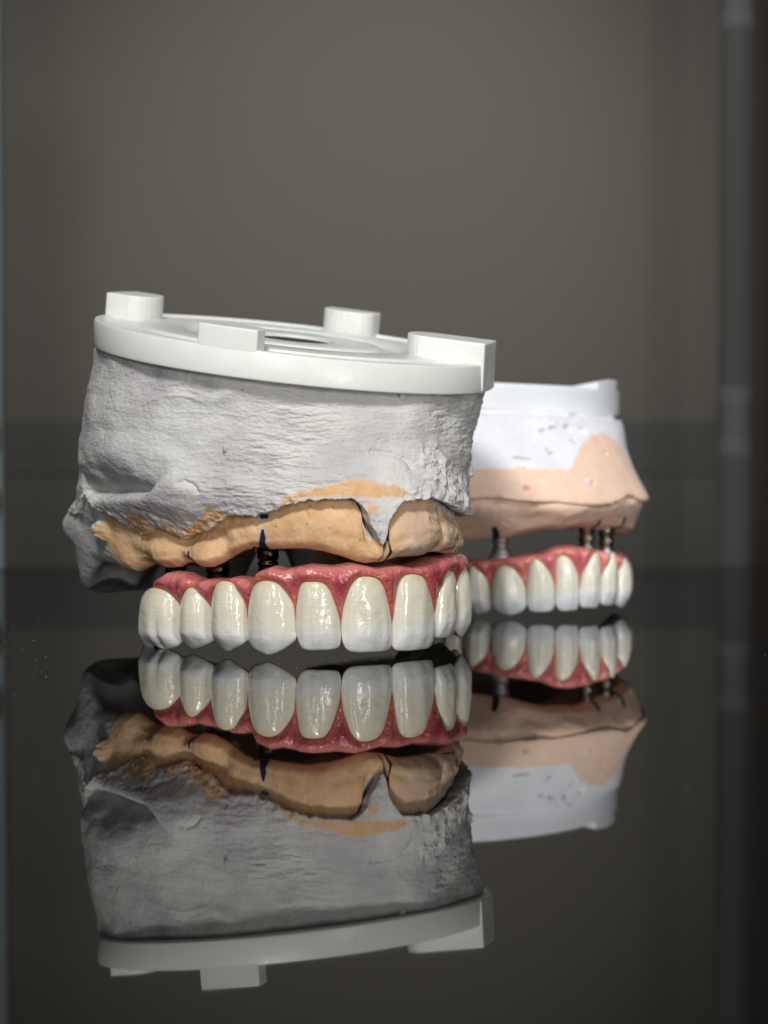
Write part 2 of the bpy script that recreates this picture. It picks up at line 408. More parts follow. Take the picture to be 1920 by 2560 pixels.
# ------------------------------------------------------------------ front bridge
A1 = Arch([(-49.2, 24.5), (-42.0, 16.2), (-35.1, 10.6), (-28.4, 5.0), (-20.3, .2), (-11.6, -1.7), (-2.9, .2), (5.7, 5.2), (11.8, 11.9), (16.1, 21.6), (15.6, 31), (12, 40), (7.5, 48.6), (.5, 57)])
z3 = lambda l: [(140+x*.3617, 1150+y*.3617) for x, y in l]
z4 = lambda l: [(700+x*.3617, 1150+y*.3617) for x, y in l]
z6 = lambda l: [(1100+x*.3617, 1280+y*.3617) for x, y in l]
def T(arch, pxs, F_, D, p, T_, extra=None, mir=None, **k):
    o = np.array([arch.sz(x, y, -1.9) for x, y in pxs]); return dict(o=o, F=F_, D=D, p=p, T=T_, **k)
def fin(t, k=.12):
    t = dict(t); o = t['o'].copy(); c_ = (o[:, 0].max()+o[:, 0].min())/2; h_ = np.ptp(o[:, 0])/2; u = (o[:, 0]-c_)/h_; v = (o[:, 1]-o[:, 1].min())/np.ptp(o[:, 1])
    w_ = k*sm(.95, .55, v)*sm(.02, .2, v); t['o'] = o = np.stack([c_+h_*np.sign(u)*np.abs(u)**(1-w_*1.6), o[:, 1]], 1); t['o'] = smooth_outline(t['o']); t['c'] = (t['o'][:, 0].max()+t['o'][:, 0].min())/2; return t
def mirror(t, mid, dz=0, ds=0):
    t = dict(t); o = t['o'].copy(); o[:, 0] = 2*mid-o[:, 0]+ds; o[:, 1] += dz; t['o'] = o[::-1]
    if 'groove' in t: t['groove'] = 2*mid-t['groove']+ds
    return t
t1 = T(A1, z3([(705, 880), (650, 897), (605, 950), (585, 1050), (566, 1150), (570, 1240), (598, 1298), (640, 1307), (684, 1290), (720, 1306), (762, 1311), (826, 1284), (850, 1230), (857, 1100), (850, 1030), (805, 940), (765, 895)]), 1.9, 1.35, 2.6, 8, inc=1.3)
t1['groove'] = A1.sz(140+684*.3617, 1600)[0]
t2 = T(A1, z3([(940, 880), (893, 930), (866, 1020), (852, 1120), (838, 1200), (852, 1262), (930, 1306), (1000, 1292), (1064, 1254), (1073, 1180), (1065, 1080), (1040, 980), (990, 902)]), 1.9, 1.4, 2.4, 8, inc=1.2, lobe=.05)
t3 = T(A1, z3([(1170, 835), (1112, 868), (1082, 950), (1066, 1050), (1060, 1150), (1066, 1222), (1112, 1282), (1177, 1323), (1235, 1300), (1304, 1250), (1308, 1150), (1298, 1020), (1270, 920), (1230, 852)]), 1.9, 1.4, 2.4, 7.5, inc=1.1, lobe=.05)
t4 = T(A1, z3([(1460, 830), (1384, 858), (1342, 930), (1318, 1020), (1308, 1130), (1312, 1230), (1352, 1300), (1420, 1332), (1475, 1348), (1560, 1315), (1648, 1245), (1655, 1180), (1648, 1100), (1636, 1010), (1605, 940), (1565, 875), (1520, 840)]), 1.8, 1.25, 2.4, 6.5, inc=.7, lobe=.07)
t5 = T(A1, z4([(220, 838), (155, 848), (122, 920), (107, 1020), (104, 1110), (111, 1200), (136, 1280), (180, 1312), (300, 1313), (395, 1302), (424, 1260), (424, 1180), (410, 1080), (362, 950), (330, 880), (290, 845)]), 1.35, .85, 3.2, 6, inc=.55, lobe=.10)
t6 = T(A1, z4([(590, 803), (528, 812), (488, 865), (452, 980), (427, 1100), (430, 1220), (452, 1296), (505, 1328), (640, 1326), (755, 1312), (781, 1270), (781, 1150), (765, 1060), (722, 920), (692, 850), (650, 814)]), 1.35, .9, 3.4, 6, inc=.5, lobe=.11)
t7 = T(A1, z4([(900, 788), (842, 800), (815, 850), (797, 1000), (784, 1100), (784, 1220), (788, 1296), (830, 1319), (940, 1312), (1042, 1292), (1068, 1240), (1065, 1130), (1040, 1010), (1002, 880), (972, 812), (940, 794)]), 1.35, .9, 3.4, 6, inc=.5, lobe=.11)
mid = (t6['o'][:, 0].max()+t7['o'][:, 0].min())/2
def shrink(t, a, b):       # remap s range
    t = dict(t); o = t['o'].copy(); lo, hi = o[:, 0].min(), o[:, 0].max(); o[:, 0] = a+(o[:, 0]-lo)/(hi-lo)*(b-a); t['o'] = o
    if 'groove' in t: t['groove'] = a+(t['groove']-lo)/(hi-lo)*(b-a)
    return t
r7 = t7['o'][:, 0].max(); rest = []
pos = r7
for t, w_, dz in ((t5, 8.2, .75), (t4, 9.2, 1.0), (t3, 7.4, .6), (t2, 7.4, .3), (t1, 9.8, .0)):
    m_ = mirror(t, mid, dz); rest.append(shrink(m_, pos, pos+w_)); pos += w_
teeth1 = [fin(t) for t in (t1, t2, t3, t4, t5, t6, t7)+tuple(rest)]
gt = np.array([A1.sz(x, y) for x, y in [(357, 1478), (371, 1450), (400, 1432), (429, 1436), (473, 1454), (502, 1450), (534, 1452), (560, 1445), (581, 1447), (612, 1456), (632, 1430), (664, 1419), (697, 1427), (736, 1420), (772, 1415), (845, 1419), (895, 1412), (960, 1423), (1007, 1413), (1047, 1418), (1083, 1407), (1116, 1396)]])
gt = gt[gt[:, 0].argsort()]
ext = [(rest[1]['o'][:, 0].mean(), gt[-1, 1]+.2), (rest[1]['o'][:, 0].max(), gt[-1, 1]-1.2), (rest[2]['o'][:, 0].mean(), 15.5), (rest[3]['o'][:, 0].mean(), 14.5), (rest[4]['o'][:, 0].mean(), 14)]
ext = [e for e in ext if e[0] > gt[-1, 0]]
gt = np.vstack([gt, ext])
make_bridge('dental_bridge', (-15, 20, 0), 'sharp front dental bridge with pink gum and glossy ceramic teeth, under the tilted model', A1, teeth1, gt, 6.2, (M['tooth'], M['gum']), mid, 9)

# ------------------------------------------------------------------ rear bridge (lower jaw: narrow incisors)
A2 = Arch([(6.4, 98), (9.8, 89.5), (14, 83.4), (19.6, 79), (26.2, 76.2), (32.6, 75.3), (38.3, 76.3), (43.9, 78.6), (48.8, 82.2), (52.6, 88.2), (53.4, 95.5), (52.6, 103), (51, 111), (49, 119)])
b1 = T(A2, z6([(238, 372), (205, 400), (180, 470), (168, 560), (168, 640), (190, 685), (245, 706), (300, 700), (332, 680), (343, 635), (336, 550), (312, 460), (280, 400)]), 1.7, 1.25, 2.4, 7, inc=1.1)
b2 = T(A2, z6([(440, 368), (385, 400), (358, 480), (350, 560), (351, 640), (375, 678), (430, 702), (490, 714), (552, 695), (592, 655), (598, 600), (580, 520), (542, 432), (500, 380)]), 1.7, 1.2, 2.4, 6.5, inc=.7)
b3 = T(A2, z6([(655, 322), (622, 370), (607, 470), (602, 570), (607, 645), (630, 685), (700, 692), (770, 682), (795, 645), (795, 580), (780, 500), (742, 420), (700, 345)]), 1.1, .8, 3.0, 5.5, inc=.5)
b4 = T(A2, z6([(840, 298), (806, 330), (802, 450), (802, 580), (808, 650), (838, 684), (900, 681), (950, 670), (964, 600), (958, 540), (932, 430), (890, 325)]), 1.1, .8, 3.0, 5.5, inc=.5)
mid2 = b4['o'][:, 0].max(); pos = mid2; rest2 = []
for t, w_, dz in ((b4, 5.6, .4), (b3, 5.9, .8), (b2, 7.0, .6), (b1, 7, .8), (b1, 7.2, .8)):
    rest2.append(shrink(mirror(t, mid2, dz), pos, pos+w_)); pos += w_
lo = b1['o'][:, 0].min(); bl = [b1, b2, b3, b4]
for w_ in (6.5,):
    if lo-w_ > 1.0:
        bl.append(shrink(b1, lo-w_, lo)); lo -= w_
teeth2 = [fin(t, .38) for t in bl+rest2]
gt2 = np.array([A2.sz(x, y) for x, y in [(1154, 1405), (1208, 1401), (1259, 1396), (1317, 1391), (1360, 1387), (1380, 1378), (1407, 1370), (1444, 1367), (1483, 1372), (1523, 1378)]])
gt2 = gt2[gt2[:, 0].argsort()]
gt2 = np.vstack([gt2, [(gt2[-1, 0]+8, gt2[-1, 1]-1.5), (A2.L, 12.5)]])
make_bridge('dental_bridge', (30, 95, 0), 'softly blurred rear dental bridge with narrow lower teeth and pink gum, at the right', A2, teeth2, gt2, 6.0, (M['tooth2'], M['gum2']), mid2, 8, 800)

# ------------------------------------------------------------------ cast bodies: radius table R(theta, z)
class Body:
    def __init__(b, c, rings):
        b.c = np.array(c, float); b.nt = 1440; b.th = np.linspace(-math.pi, math.pi, b.nt, endpoint=False)
        zs = []; tab = []
        for z, pts in rings:
            q = cr_closed(pts, 400)-b.c; a = np.arctan2(q[:, 1], q[:, 0]); r = np.hypot(q[:, 0], q[:, 1]); o = np.argsort(a)
            tab.append(np.interp(b.th, a[o], r[o], period=2*math.pi)); zs.append(z)
        o = np.argsort(zs); zs = np.array(zs)[o]; tab = np.array(tab)[o]
        b.z = np.arange(-5, 75, .5); RT = np.stack([np.interp(b.z, zs, tab[:, j]) for j in range(b.nt)], 1)
        RT = gsm(RT, 6, 0, False); RT = gsm(RT, 10, 1, True); b.RT = RT
    def R(b, th, z):
        zi = np.clip((z-b.z[0])/.5, 0, len(b.z)-1.001); i = zi.astype(int); f = zi-i
        ti = ((th+math.pi)/(2*math.pi)*b.nt) % b.nt; j = ti.astype(int) % b.nt; g = ti-np.floor(ti); j2 = (j+1) % b.nt
        return (b.RT[i, j]*(1-f)+b.RT[i+1, j]*f)*(1-g)+(b.RT[i, j2]*(1-f)+b.RT[i+1, j2]*f)*g
    def at(b, th, z, off=0.0):
        th = np.asarray(th, float); z = np.asarray(z, float)+0*th; r = b.R(th, z)+off
        return np.stack([b.c[0]+r*np.cos(th), b.c[1]+r*np.sin(th), z], -1)
    def hit(b, px, py):
        z = 25.0; th = np.linspace(-math.pi, .3*math.pi, 3000)
        for _ in range(5):
            q = b.at(th, z); x, _y = proj(q)
            lo = int(np.argmin(x)); hi = int(np.argmax(x)); seg = slice(min(lo, hi), max(lo, hi)+1)
            k = int(np.argmin(np.abs(x[seg]-px)))+seg.start; z = float(P(px, py, q[k, 1])[2])
        return th[k], z
    def p3(b, px, py):
        t, z = b.hit(px, py); return b.at(np.array(t), z)

B1 = Body((-20, 33), [
    (56, [(-55.3, 34), (-50.4, 19), (-40, 9), (-28, 2.6), (-14, 2.2), (-2, 4.8), (9, 11.0), (16.8, 20.2), (20.3, 31), (18, 45), (8, 57), (-8, 64), (-26, 65), (-42, 59), (-51, 48)]),
    (48, [(-56.6, 35), (-52, 20), (-41, 10), (-28, 4.4), (-14, 3.6), (-2, 5.6), (8.7, 11.4), (15.8, 20), (19, 31), (16.5, 45), (8, 57), (-8, 64), (-26, 65), (-42, 60), (-52, 49)]),
    (38, [(-58.6, 36), (-53, 21), (-41.5, 10.2), (-29, 5.6), (-14, 3.8), (-1, 4.8), (8, 9.0), (14.0, 17.5), (16.4, 29), (15.5, 44), (7, 57), (-8, 64), (-26, 66), (-43, 61), (-54, 50)]),
    (30, [(-59, 38), (-51, 22), (-39.8, 9.4), (-29, 5.6), (-21, 4.0), (-12, 1.6), (0, .2), (8, 4.4), (13.2, 12), (15.6, 22), (14.8, 34), (13, 48), (0, 62), (-20, 67), (-42, 66), (-56, 54)]),
    (25, [(-61, 44), (-52, 27), (-41, 14), (-31, 9), (-21, 5.2), (-12, 1.8), (0, .3), (7.4, 4.6), (13, 12), (15.8, 22), (15, 34), (12.5, 48), (0, 62), (-20, 67), (-44, 69), (-60, 60)]),
    (21, [(-64.2, 50), (-54, 35), (-44, 22), (-35, 14.6), (-21.6, 6.2), (-12, 2.2), (0, .6), (7.2, 4.8), (12.6, 12), (15.2, 22), (14.4, 34), (12, 48), (0, 62), (-20, 67), (-44, 70), (-62, 64)]),
    (14, [(-60.5, 50), (-53, 36), (-44, 23.5), (-35, 15.4), (-21.6, 7.0), (-12, 3.2), (0, 1.6), (6.6, 5.6), (11.6, 12.8), (14.0, 22), (13.4, 34), (11, 48), (0, 62), (-20, 67), (-44, 69), (-59, 62)]),
])
def edge_table(body, pxs, back, n, extra=None):
    """(theta, z) curve from traced pixel points, closed round the back with the given z"""
    h = np.array([body.hit(x, y) for x, y in pxs]); h = h[h[:, 0].argsort()]
    keep = np.concatenate([[True], np.diff(h[:, 0]) > 1e-4]); h = h[keep]
    t = np.concatenate([h[:, 0], [h[-1, 0]+.35, h[-1, 0]+.9, h[0, 0]+2*math.pi-.5, h[0, 0]+2*math.pi-.15]]); z = np.concatenate([h[:, 1], [back]*4])
    if extra is not None:
        t = np.concatenate([h[:, 0], [e[0] for e in extra]]); z = np.concatenate([h[:, 1], [e[1] for e in extra]])
    return lambda th: np.interp(th, t, z, period=2*math.pi)
# plate plane
PG = (-.110, .096); PC = np.array([-17.2, 33.0]); PZ = 58.0
def plate_z(x, y, off=0.0): return PZ+PG[0]*(x-PC[0])+PG[1]*(y-PC[1])+off

def theta_cols(body, n, cz=25):
    """denser columns on the side that faces the camera"""
    th = np.linspace(-math.pi, math.pi, 4000); q = body.at(th, cz)
    w_ = np.where((q[:, 1] < body.c[1]+22), 3.0, 1.0); L = np.concatenate([[0], np.cumsum(np.linalg.norm(np.diff(q, axis=0), axis=1)*w_[1:])])
    return np.interp(np.linspace(0, L[-1], n, endpoint=False), L, th)

low_edge = [(196, 1236), (222, 1252), (262, 1280), (300, 1306), (332, 1327), (364, 1338), (375, 1316), (408, 1326), (440, 1338), (462, 1346), (480, 1334), (505, 1328), (523, 1322), (545, 1304), (567, 1291), (592, 1286), (635, 1288), (675, 1279), (704, 1266), (729, 1257), (772, 1249), (845, 1246), (881, 1248), (903, 1262), (917, 1284), (922, 1309), (931, 1327), (950, 1349), (956, 1361), (961, 1352), (964, 1331), (970, 1305), (988, 1277), (1001, 1258), (1026, 1249), (1062, 1248), (1083, 1242), (1116, 1258), (1134, 1266), (1152, 1277), (1172, 1290)]
zl1 = edge_table(B1, low_edge, 24, 0)
ROOT1 = (-20, 33, 0.4)
r1 = empty('dental_model', ROOT1); tag(r1, 'grey plaster dental model in front with tilted white plate and tan stone underside', 'dental model')
def pline(body, pts): return np.array([body.p3(x, y) for x, y in pts])
def smear(body, polys, TH, Z, w_=0.0):
    r = np.zeros(TH.shape)
    for poly in polys:
        q = np.array([body.hit(x, y) for x, y in poly]); x = TH.ravel()*35; y = Z.ravel(); qq = q*np.array([35, 1])
        d = dist_poly(qq, np.stack([x, y], 1), True); ins = inside(qq, x, y); d = np.where(ins, -d, d).reshape(TH.shape)
        r = np.maximum(r, sm(1.3, -1.1, d))
    return r
def build_plaster1():
    nc, nr = 1500, 190
    th = theta_cols(B1, nc); zb = zl1(th)
    zb = zb+.35*fbm(np.stack([np.cos(th)*40, np.sin(th)*40, 0*th], 1), .5, 5, .6)
    q = B1.at(th, 52.0); zt = plate_z(q[:, 0], q[:, 1], -5.5)
    t = np.linspace(0, 1, nr)[:, None]; Z = zt[None]*(1-t)+zb[None]*t; TH = np.repeat(th[None], nr, 0)
    V = B1.at(TH, Z); X = V.reshape(-1, 3)
    o = np.zeros(len(X))
    o += .85*fbm(X, (.06, .06, .10), 3)
    rough = sm(-.25, .35, fbm(X+50, .045, 2))*sm(-50, -28, X[:, 0])+.12
    o += .20*fbm(X, (.20, .20, .8), 5, .55)*(.15+1.0*rough)
    o += .09*fbm(X, (.45, .45, 1.9), 4, .6)*(.15+rough)
    # lumps low on the right
    c = pline(B1, [(1090, 1165), (1130, 1215), (1160, 1262)]); d = dist_poly(c, X); o += sm(6.5, 1.5, d)*(.1+1.1*np.abs(fbm(X+9, .3, 4, .5)))
    c = pline(B1, [(1176, 1170), (1180, 1186)]); o += .8*sm(1.0, .1, dist_poly(c, X))
    # long scratch and ridge strokes
    for ln, dp, ww in (([(930, 1129), (980, 1136), (1010, 1148), (1030, 1168)], -.55, .5), ([(905, 1175), (960, 1160), (1010, 1165)], .3, 1.3), ([(372, 1003), (410, 990), (450, 988), (480, 994), (505, 1006)], .17, .35), ([(525, 1000), (560, 985), (600, 968), (660, 958)], .35, 1.2), ([(430, 1032), (470, 1029), (520, 1031), (560, 1034), (610, 1042)], .09, .22), ([(700, 1185), (790, 1200), (870, 1190)], .25, .9)):
        o += dp*np.exp(-(dist_poly(pline(B1, ln), X)/ww)**2)
    o += .6*sm(.9, .0, dist_poly(pline(B1, [(565, 1122), (563, 1130), (568, 1138)]), X))*(1+fbm(X, 1.2, 3))
    o += .06*fbm(X+5, (1.1, 1.1, 2.0), 4, .6)
    o += .8*sm(1.0, .0, dist_poly(pline(B1, [(500, 1127), (502, 1129)]), X))*0
    # deep fold on the left
    ln = [(197, 1226), (225, 1230), (259, 1234), (300, 1229), (321, 1228), (350, 1231), (372, 1219), (390, 1201), (418, 1182)]
    L3 = pline(B1, ln); hh = np.array([B1.hit(x, y) for x, y in ln]); hh = hh[hh[:, 0].argsort()]
    d = dist_poly(L3, X); zc = np.interp(TH.ravel(), hh[:, 0], hh[:, 1]); up = Z.ravel()-zc
    fade = sm(hh[0, 0]-.25, hh[0, 0]+.05, TH.ravel())*sm(hh[-1, 0]+.02, hh[-1, 0]-.28, TH.ravel())
    dp = 2.6*fade+.35
    o += np.where(up > 0, -dp*np.exp(-(d/2.6)**1.3), -dp*.9*np.exp(-(d/.75)**1.5))
    o += .8*fade*np.exp(-((up-6)/3.5)**2)+.5*fade*np.exp(-((up+2)/1.6)**2)
    # second small fold
    for l2 in ([(445, 1207), (460, 1203), (480, 1212), (494, 1228)], [(375, 1275), (385, 1290), (412, 1300), (430, 1310)], [(330, 1268), (345, 1276), (372, 1280)]):
        o -= .55*np.exp(-(dist_poly(pline(B1, l2), X)/.4)**1.5)
    # lip: thin at its lower edge
    dl = (Z-zb[None]).ravel(); o += .5*np.exp(-(dl/1.6)**2)*(.4+.8*rough)
    o += .45*sm(5, 0, dl)*fbm(X+3, (.5, .5, .6), 3)
    # tuck in under the plate
    dt = (zt[None]-Z).ravel(); o -= .4*sm(1.2, 0, dt)
    V = B1.at(TH, Z, o.reshape(TH.shape))
    g_ = 1-.9*smear(B1, [[(705, 1262), (700, 1246), (745, 1230), (790, 1224), (840, 1210), (893, 1195), (940, 1203), (1000, 1216), (1022, 1236), (1005, 1245), (900, 1242), (850, 1238), (760, 1243)], [(908, 1258), (945, 1265), (936, 1285), (918, 1280)], [(514, 1272), (572, 1282), (560, 1300), (530, 1312), (505, 1330), (480, 1342), (455, 1348), (440, 1330), (470, 1318), (500, 1300)], [(312, 1288), (350, 1288), (378, 1312), (372, 1345), (330, 1335)], [(405, 1308), (430, 1312), (440, 1340), (410, 1330)]], TH, Z)
    rows = [V]; G = [g_]
    for k in range(1, 9):                       # the edge's thickness, running back to the stone
        f = k/8; off = o.reshape(TH.shape)[-1]-3.6*f; zz = zb-.12*math.sin(f*3)+1.5*f*f
        rows.append(B1.at(th, zz, off)[None]); G.append(g_[-1:])
    V = np.concatenate(rows); G = np.concatenate(G); nR = len(V)
    Fc = [tuple(f) for f in grid_faces(nR, nc)]; Fc.append(tuple(range(nc)))
    pt = np.stack([0*G, G, 0*G], -1).reshape(-1, 3)
    ob = mesh('plaster_block', V.reshape(-1, 3), Fc, M['cast'], r1, ROOT1, paint=pt); fixn(ob)
build_plaster1()
# small plaster drop under the rim
q = B1.p3(1007, 989); V, Fc = lathe([(.05, 1.15), (.45, .85), (.68, .2), (.62, -.45), (.35, -.9), (.05, -1.05)], 0, 0, 20); V = V*np.array([1, .7, 1])+q+np.array([0, -.1, 0]); mesh('plaster_drop', V, Fc, M['polish'], r1, ROOT1)

st_edge = [(194, 1425), (227, 1398), (259, 1396), (285, 1410), (321, 1430), (335, 1421), (353, 1410), (393, 1421), (422, 1419), (440, 1409), (458, 1407), (480, 1409), (494, 1419), (523, 1419), (545, 1409), (574, 1391), (603, 1378), (639, 1371), (675, 1376), (740, 1374), (772, 1374), (819, 1381), (863, 1392), (903, 1405), (931, 1411), (971, 1407), (1011, 1394), (1062, 1391), (1091, 1385), (1116, 1381), (1148, 1387), (1165, 1385)]
ze1 = edge_table(B1, st_edge, 15, 0, [(0.0, 12.5), (.35, 8.5), (.8, 8), (1.3, 8), (1.45, 9), (1.56, 15), (1.8, 15), (1.92, 8.5), (2.2, 7), (2.5, 6.8), (2.68, 8.5), (2.8, 12), (2.9, 14.5), (3.1, 14.5)])
def build_stone(body, zl, ze, root, RT, mat, inset_fn, prof, ink, halo, grey, feats, tub, nc=1500, nr=130, vault=28, top_over=3.5, ridge=11):
    th = theta_cols(body, nc, 20); zt = zl(th)+top_over; zb = ze(th); zb = gsm(zb[:, None], 3, 0, True)[:, 0]
    t = np.linspace(0, 1, nr)[:, None]; Z = zt[None]*(1-t)+zb[None]*t; TH = np.repeat(th[None], nr, 0)
    V = body.at(TH, Z); X = V.reshape(-1, 3); ins = inset_fn(TH)
    vis = np.clip((zl(th)[None]-Z)/(zl(th)-zb)[None], 0, 1)
    o = prof(vis, ins, TH).ravel()
    o += .35*fbm(X+31, (.13, .13, .16), 4)+.05*fbm(X, .9, 4)
    o += feats(X, TH.ravel(), Z.ravel(), vis.ravel()); o -= (.5*np.clip(Z-zl(th)[None]-.3, 0, 4)+2.2*sm(.3, 1.6, Z-zl(th)[None])).ravel()
    dl = (Z-zb[None]).ravel(); rl = 1.6; tau = np.clip(1-dl/rl, 0, 1); o -= rl*(1-np.sqrt(np.clip(1-tau**2, 0, 1)))
    V = body.at(TH, Z, o.reshape(TH.shape)); X = V.reshape(-1, 3); O = o.reshape(TH.shape)
    R = np.zeros(len(X)); H = np.zeros(len(X))
    for ln, ww in ink:
        d = wv(pline2(body, ln, O, TH, Z), X, ww); R = np.maximum(R, sm(.10, -.06, d)); H = np.maximum(H, sm(.9, .1, d)*halo*(max(ww) > .36))
    G = grey(TH, Z).ravel()
    rows = [V]; Rr = [R.reshape(TH.shape)]; Hh = [H.reshape(TH.shape)]; Gg = [G.reshape(TH.shape)]
    tb = tub(th); lastoff = O[-1]
    for k in range(1, 15):      # ridge underside
        f = k/14; off = lastoff-ridge*f; zz = zb-.5*math.sin(f*math.pi)+2.2*math.sin(f*math.pi)+1.0*f-tb*math.sin(min(f*1.15, 1)*math.pi*.5)+.25*fbm(np.stack([th*12, 0*th+f*5, 0*th], 1), 1, 3)*(f+tb*.1)
        rows.append(body.at(th, zb, off)[None]*np.array([1, 1, 0])+np.array([0, 0, 1])*zz[None, :, None])
    rl = rows[-1][0]
    for k in range(1, 13):      # up into the palate vault, closed at the centre
        f = k/12; cc = np.array([body.c[0], body.c[1]+6, vault]); fr = 1-f; p = cc+(rl-cc)*np.array([fr, fr, 1])
        p[:, 2] = rl[:, 2]+(vault-rl[:, 2])*math.sin(f*math.pi/2); rows.append(p[None])
    for _ in range(26): Rr.append(np.zeros((1, nc))); Hh.append(np.zeros((1, nc))); Gg.append(Gg[0][-1:])
    V = np.concatenate(rows); nR = len(V); Fc = [tuple(f) for f in grid_faces(nR, nc)]; Fc.append(tuple(range(nc)))
    pt = np.stack([np.concatenate(Rr), np.concatenate(Gg), np.concatenate(Hh)], -1).reshape(-1, 3)
    ob = mesh('stone_cast', V.reshape(-1, 3), Fc, mat, root, RT, paint=pt); fixn(ob); return ob
def pline2(body, pts, O, TH, Z):
    r = []
    for x, y in pts:
        t, z = body.hit(x, y); j = int(np.argmin(np.abs(TH[0]-t))); i = int(np.argmin(np.abs(Z[:, j]-z))); r.append(body.at(np.array(t), z, O[i, j]))
    return np.array(r)
tl = B1.hit(345, 1380)[0]; tm = B1.hit(470, 1380)[0]
def inset1(TH): return .25+2.4*sm(tl-.25, tm, TH)*sm(.6, -.2, TH)
def prof1(v, ins, TH): return -ins*(1-.75*sm(.0, .6, v))-.7*sm(.75, 1, v)
hx = B1.hit(172, 1330)[0]
def feats1(X, TH, Z, v):
    o = np.zeros(len(X))
    for (x, y), a, w_ in (((509, 1395), 1.6, 3.4), ((395, 1385), 1.0, 4), ((800, 1330), 1.0, 8), ((1060, 1350), 1.2, 6), ((250, 1350), .8, 5)):
        o += a*np.exp(-(np.linalg.norm(X-B1.p3(x, y), axis=1)/w_)**2)
    for ln, a, w_ in (([(448, 1398), (455, 1406)], -1.2, .8), ([(555, 1350), (562, 1385)], -.6, 1.4), ([(435, 1370), (425, 1405)], -.5, 2.5), ([(935, 1345), (950, 1400)], -.8, 2.2), ([(1120, 1290), (1118, 1345), (1108, 1375)], -1.1, 1.0), ([(1085, 1300), (1110, 1310)], -.6, .6), ([(1098, 1370), (1090, 1385)], -1.0, 1.0), ([(768, 1286), (770, 1288)], -.5, .45), ([(800, 1375), (815, 1377)], -.5, .7), ([(330, 1385), (350, 1400), (370, 1405)], -.9, 2.0), ([(1005, 1375), (1025, 1360), (1035, 1372)], .5, 1.0)):
        o += a*np.exp(-(dist_poly(pline(B1, ln), X)/w_)**2)
    o += 2.2*sm(2.6, .0, dist_poly(pline(B1, [(176, 1322), (190, 1330)]), X))*(1+.4*fbm(X, .8, 3))
    o -= .9*sm(.35, 0, np.abs(dist_poly(pline(B1, [(973, 1318), (969, 1350), (969, 1402)]), X)-.0))
    r_ = dist_poly(pline(B1, [(1150, 1300), (1160, 1350), (1155, 1380)]), X); o += sm(5, 1, r_)*.9*fbm(X+77, .26, 3, .5)
    return o
ink1 = [([(655, 1328), (656, 1345), (656, 1369)], [.3, .62, .85]), ([(645, 1371), (668, 1371)], [.25, .25]), ([(650, 1293), (664, 1293)], [.42, .42]), ([(627, 1371), (631, 1370)], [.3, .3]), ([(468, 1379), (466, 1393), (474, 1406)], [.2, .42, .4]), ([(474, 1407), (484, 1408)], [.2, .1]),
        ([(979, 1308), (977, 1330), (974, 1348)], [.10, .30, .30]), ([(974, 1345), (967, 1375), (963, 1403)], [.24, .17, .17]), ([(976, 1345), (983, 1382), (979, 1403)], [.22, .27, .2]), ([(1148, 1335), (1152, 1350), (1151, 1364)], [.12, .18, .16]), ([(1151, 1364), (1138, 1371), (1125, 1376)], [.12, .2, .2])]
horn = [(120, 1200), (215, 1222), (262, 1290), (245, 1325), (232, 1365), (228, 1402), (190, 1450), (110, 1330)]
def grey1(TH, Z):
    q = np.array([B1.hit(x, y) for x, y in horn[1:6]]); q = q[q[:, 1].argsort()]
    lim = np.interp(Z, q[:, 1], q[:, 0]); g_ = sm(.05, -.05, TH-lim)
    g_ = np.maximum(g_, sm(.9, 1.4, TH))
    g_ = np.maximum(g_, smear(B1, [[(905, 1250), (1000, 1260), (985, 1300), (965, 1362), (940, 1345), (925, 1310)], [(1080, 1240), (1190, 1240), (1190, 1300), (1135, 1275)]], TH, Z))
    return g_
t0 = B1.hit(360, 1420)[0]
def tub1(th): return 0*th
build_stone(B1, zl1, ze1, r1, ROOT1, M['cast'], inset1, prof1, ink1, .8, grey1, feats1, tub1)

# abutments between stone and gum
def abut(root, RT, px, py0, py1, Y, r, mats, flare=0, ball=0):
    a = P(px, py1, Y); z0 = a[2]; z1 = P(px, py0, Y)[2]; h = z1-z0
    pr = [(r*(1+flare)*.9, z0-2), (r*(1+flare), z0), (r*(1+flare), z0+.12*h), (r*(1+.5*flare)*.9, z0+.16*h), (r*(1+.5*flare)*.92, z0+.34*h), (r*1.04, z0+.38*h), (r*1.04, z0+.5*h), (r*.9, z0+.54*h), (r*.9, z0+.7*h), (r*1.05, z0+.74*h), (r*1.05, z0+h), (r*.98, z1+2)]
    V, Fc = lathe(pr, a[0], Y, 40); o = mesh('abutment', V, Fc, mats[0], root, RT)
    if ball:
        V, Fc = lathe([(.05, z0+1.0), (.7, z0+.85), (1.1, z0+.3), (1.2, z0-.2), (1.0, z0-.9), (.4, z0-1.2)], a[0], Y-r*.75, 24); b = mesh('screw_head', V, Fc, mats[1], o, RT)
for px, a, b, Y, r in ((670, 1385, 1428, 13, 1.9), (545, 1425, 1452, 19, 2.1), (1100, 1385, 1404, 24, 1.7), (440, 1430, 1450, 30, 2.0)):
    abut(r1, ROOT1, px, a, b, Y, r, (M['bronze'] if px != 1108 else M['gold'], M['steel']))

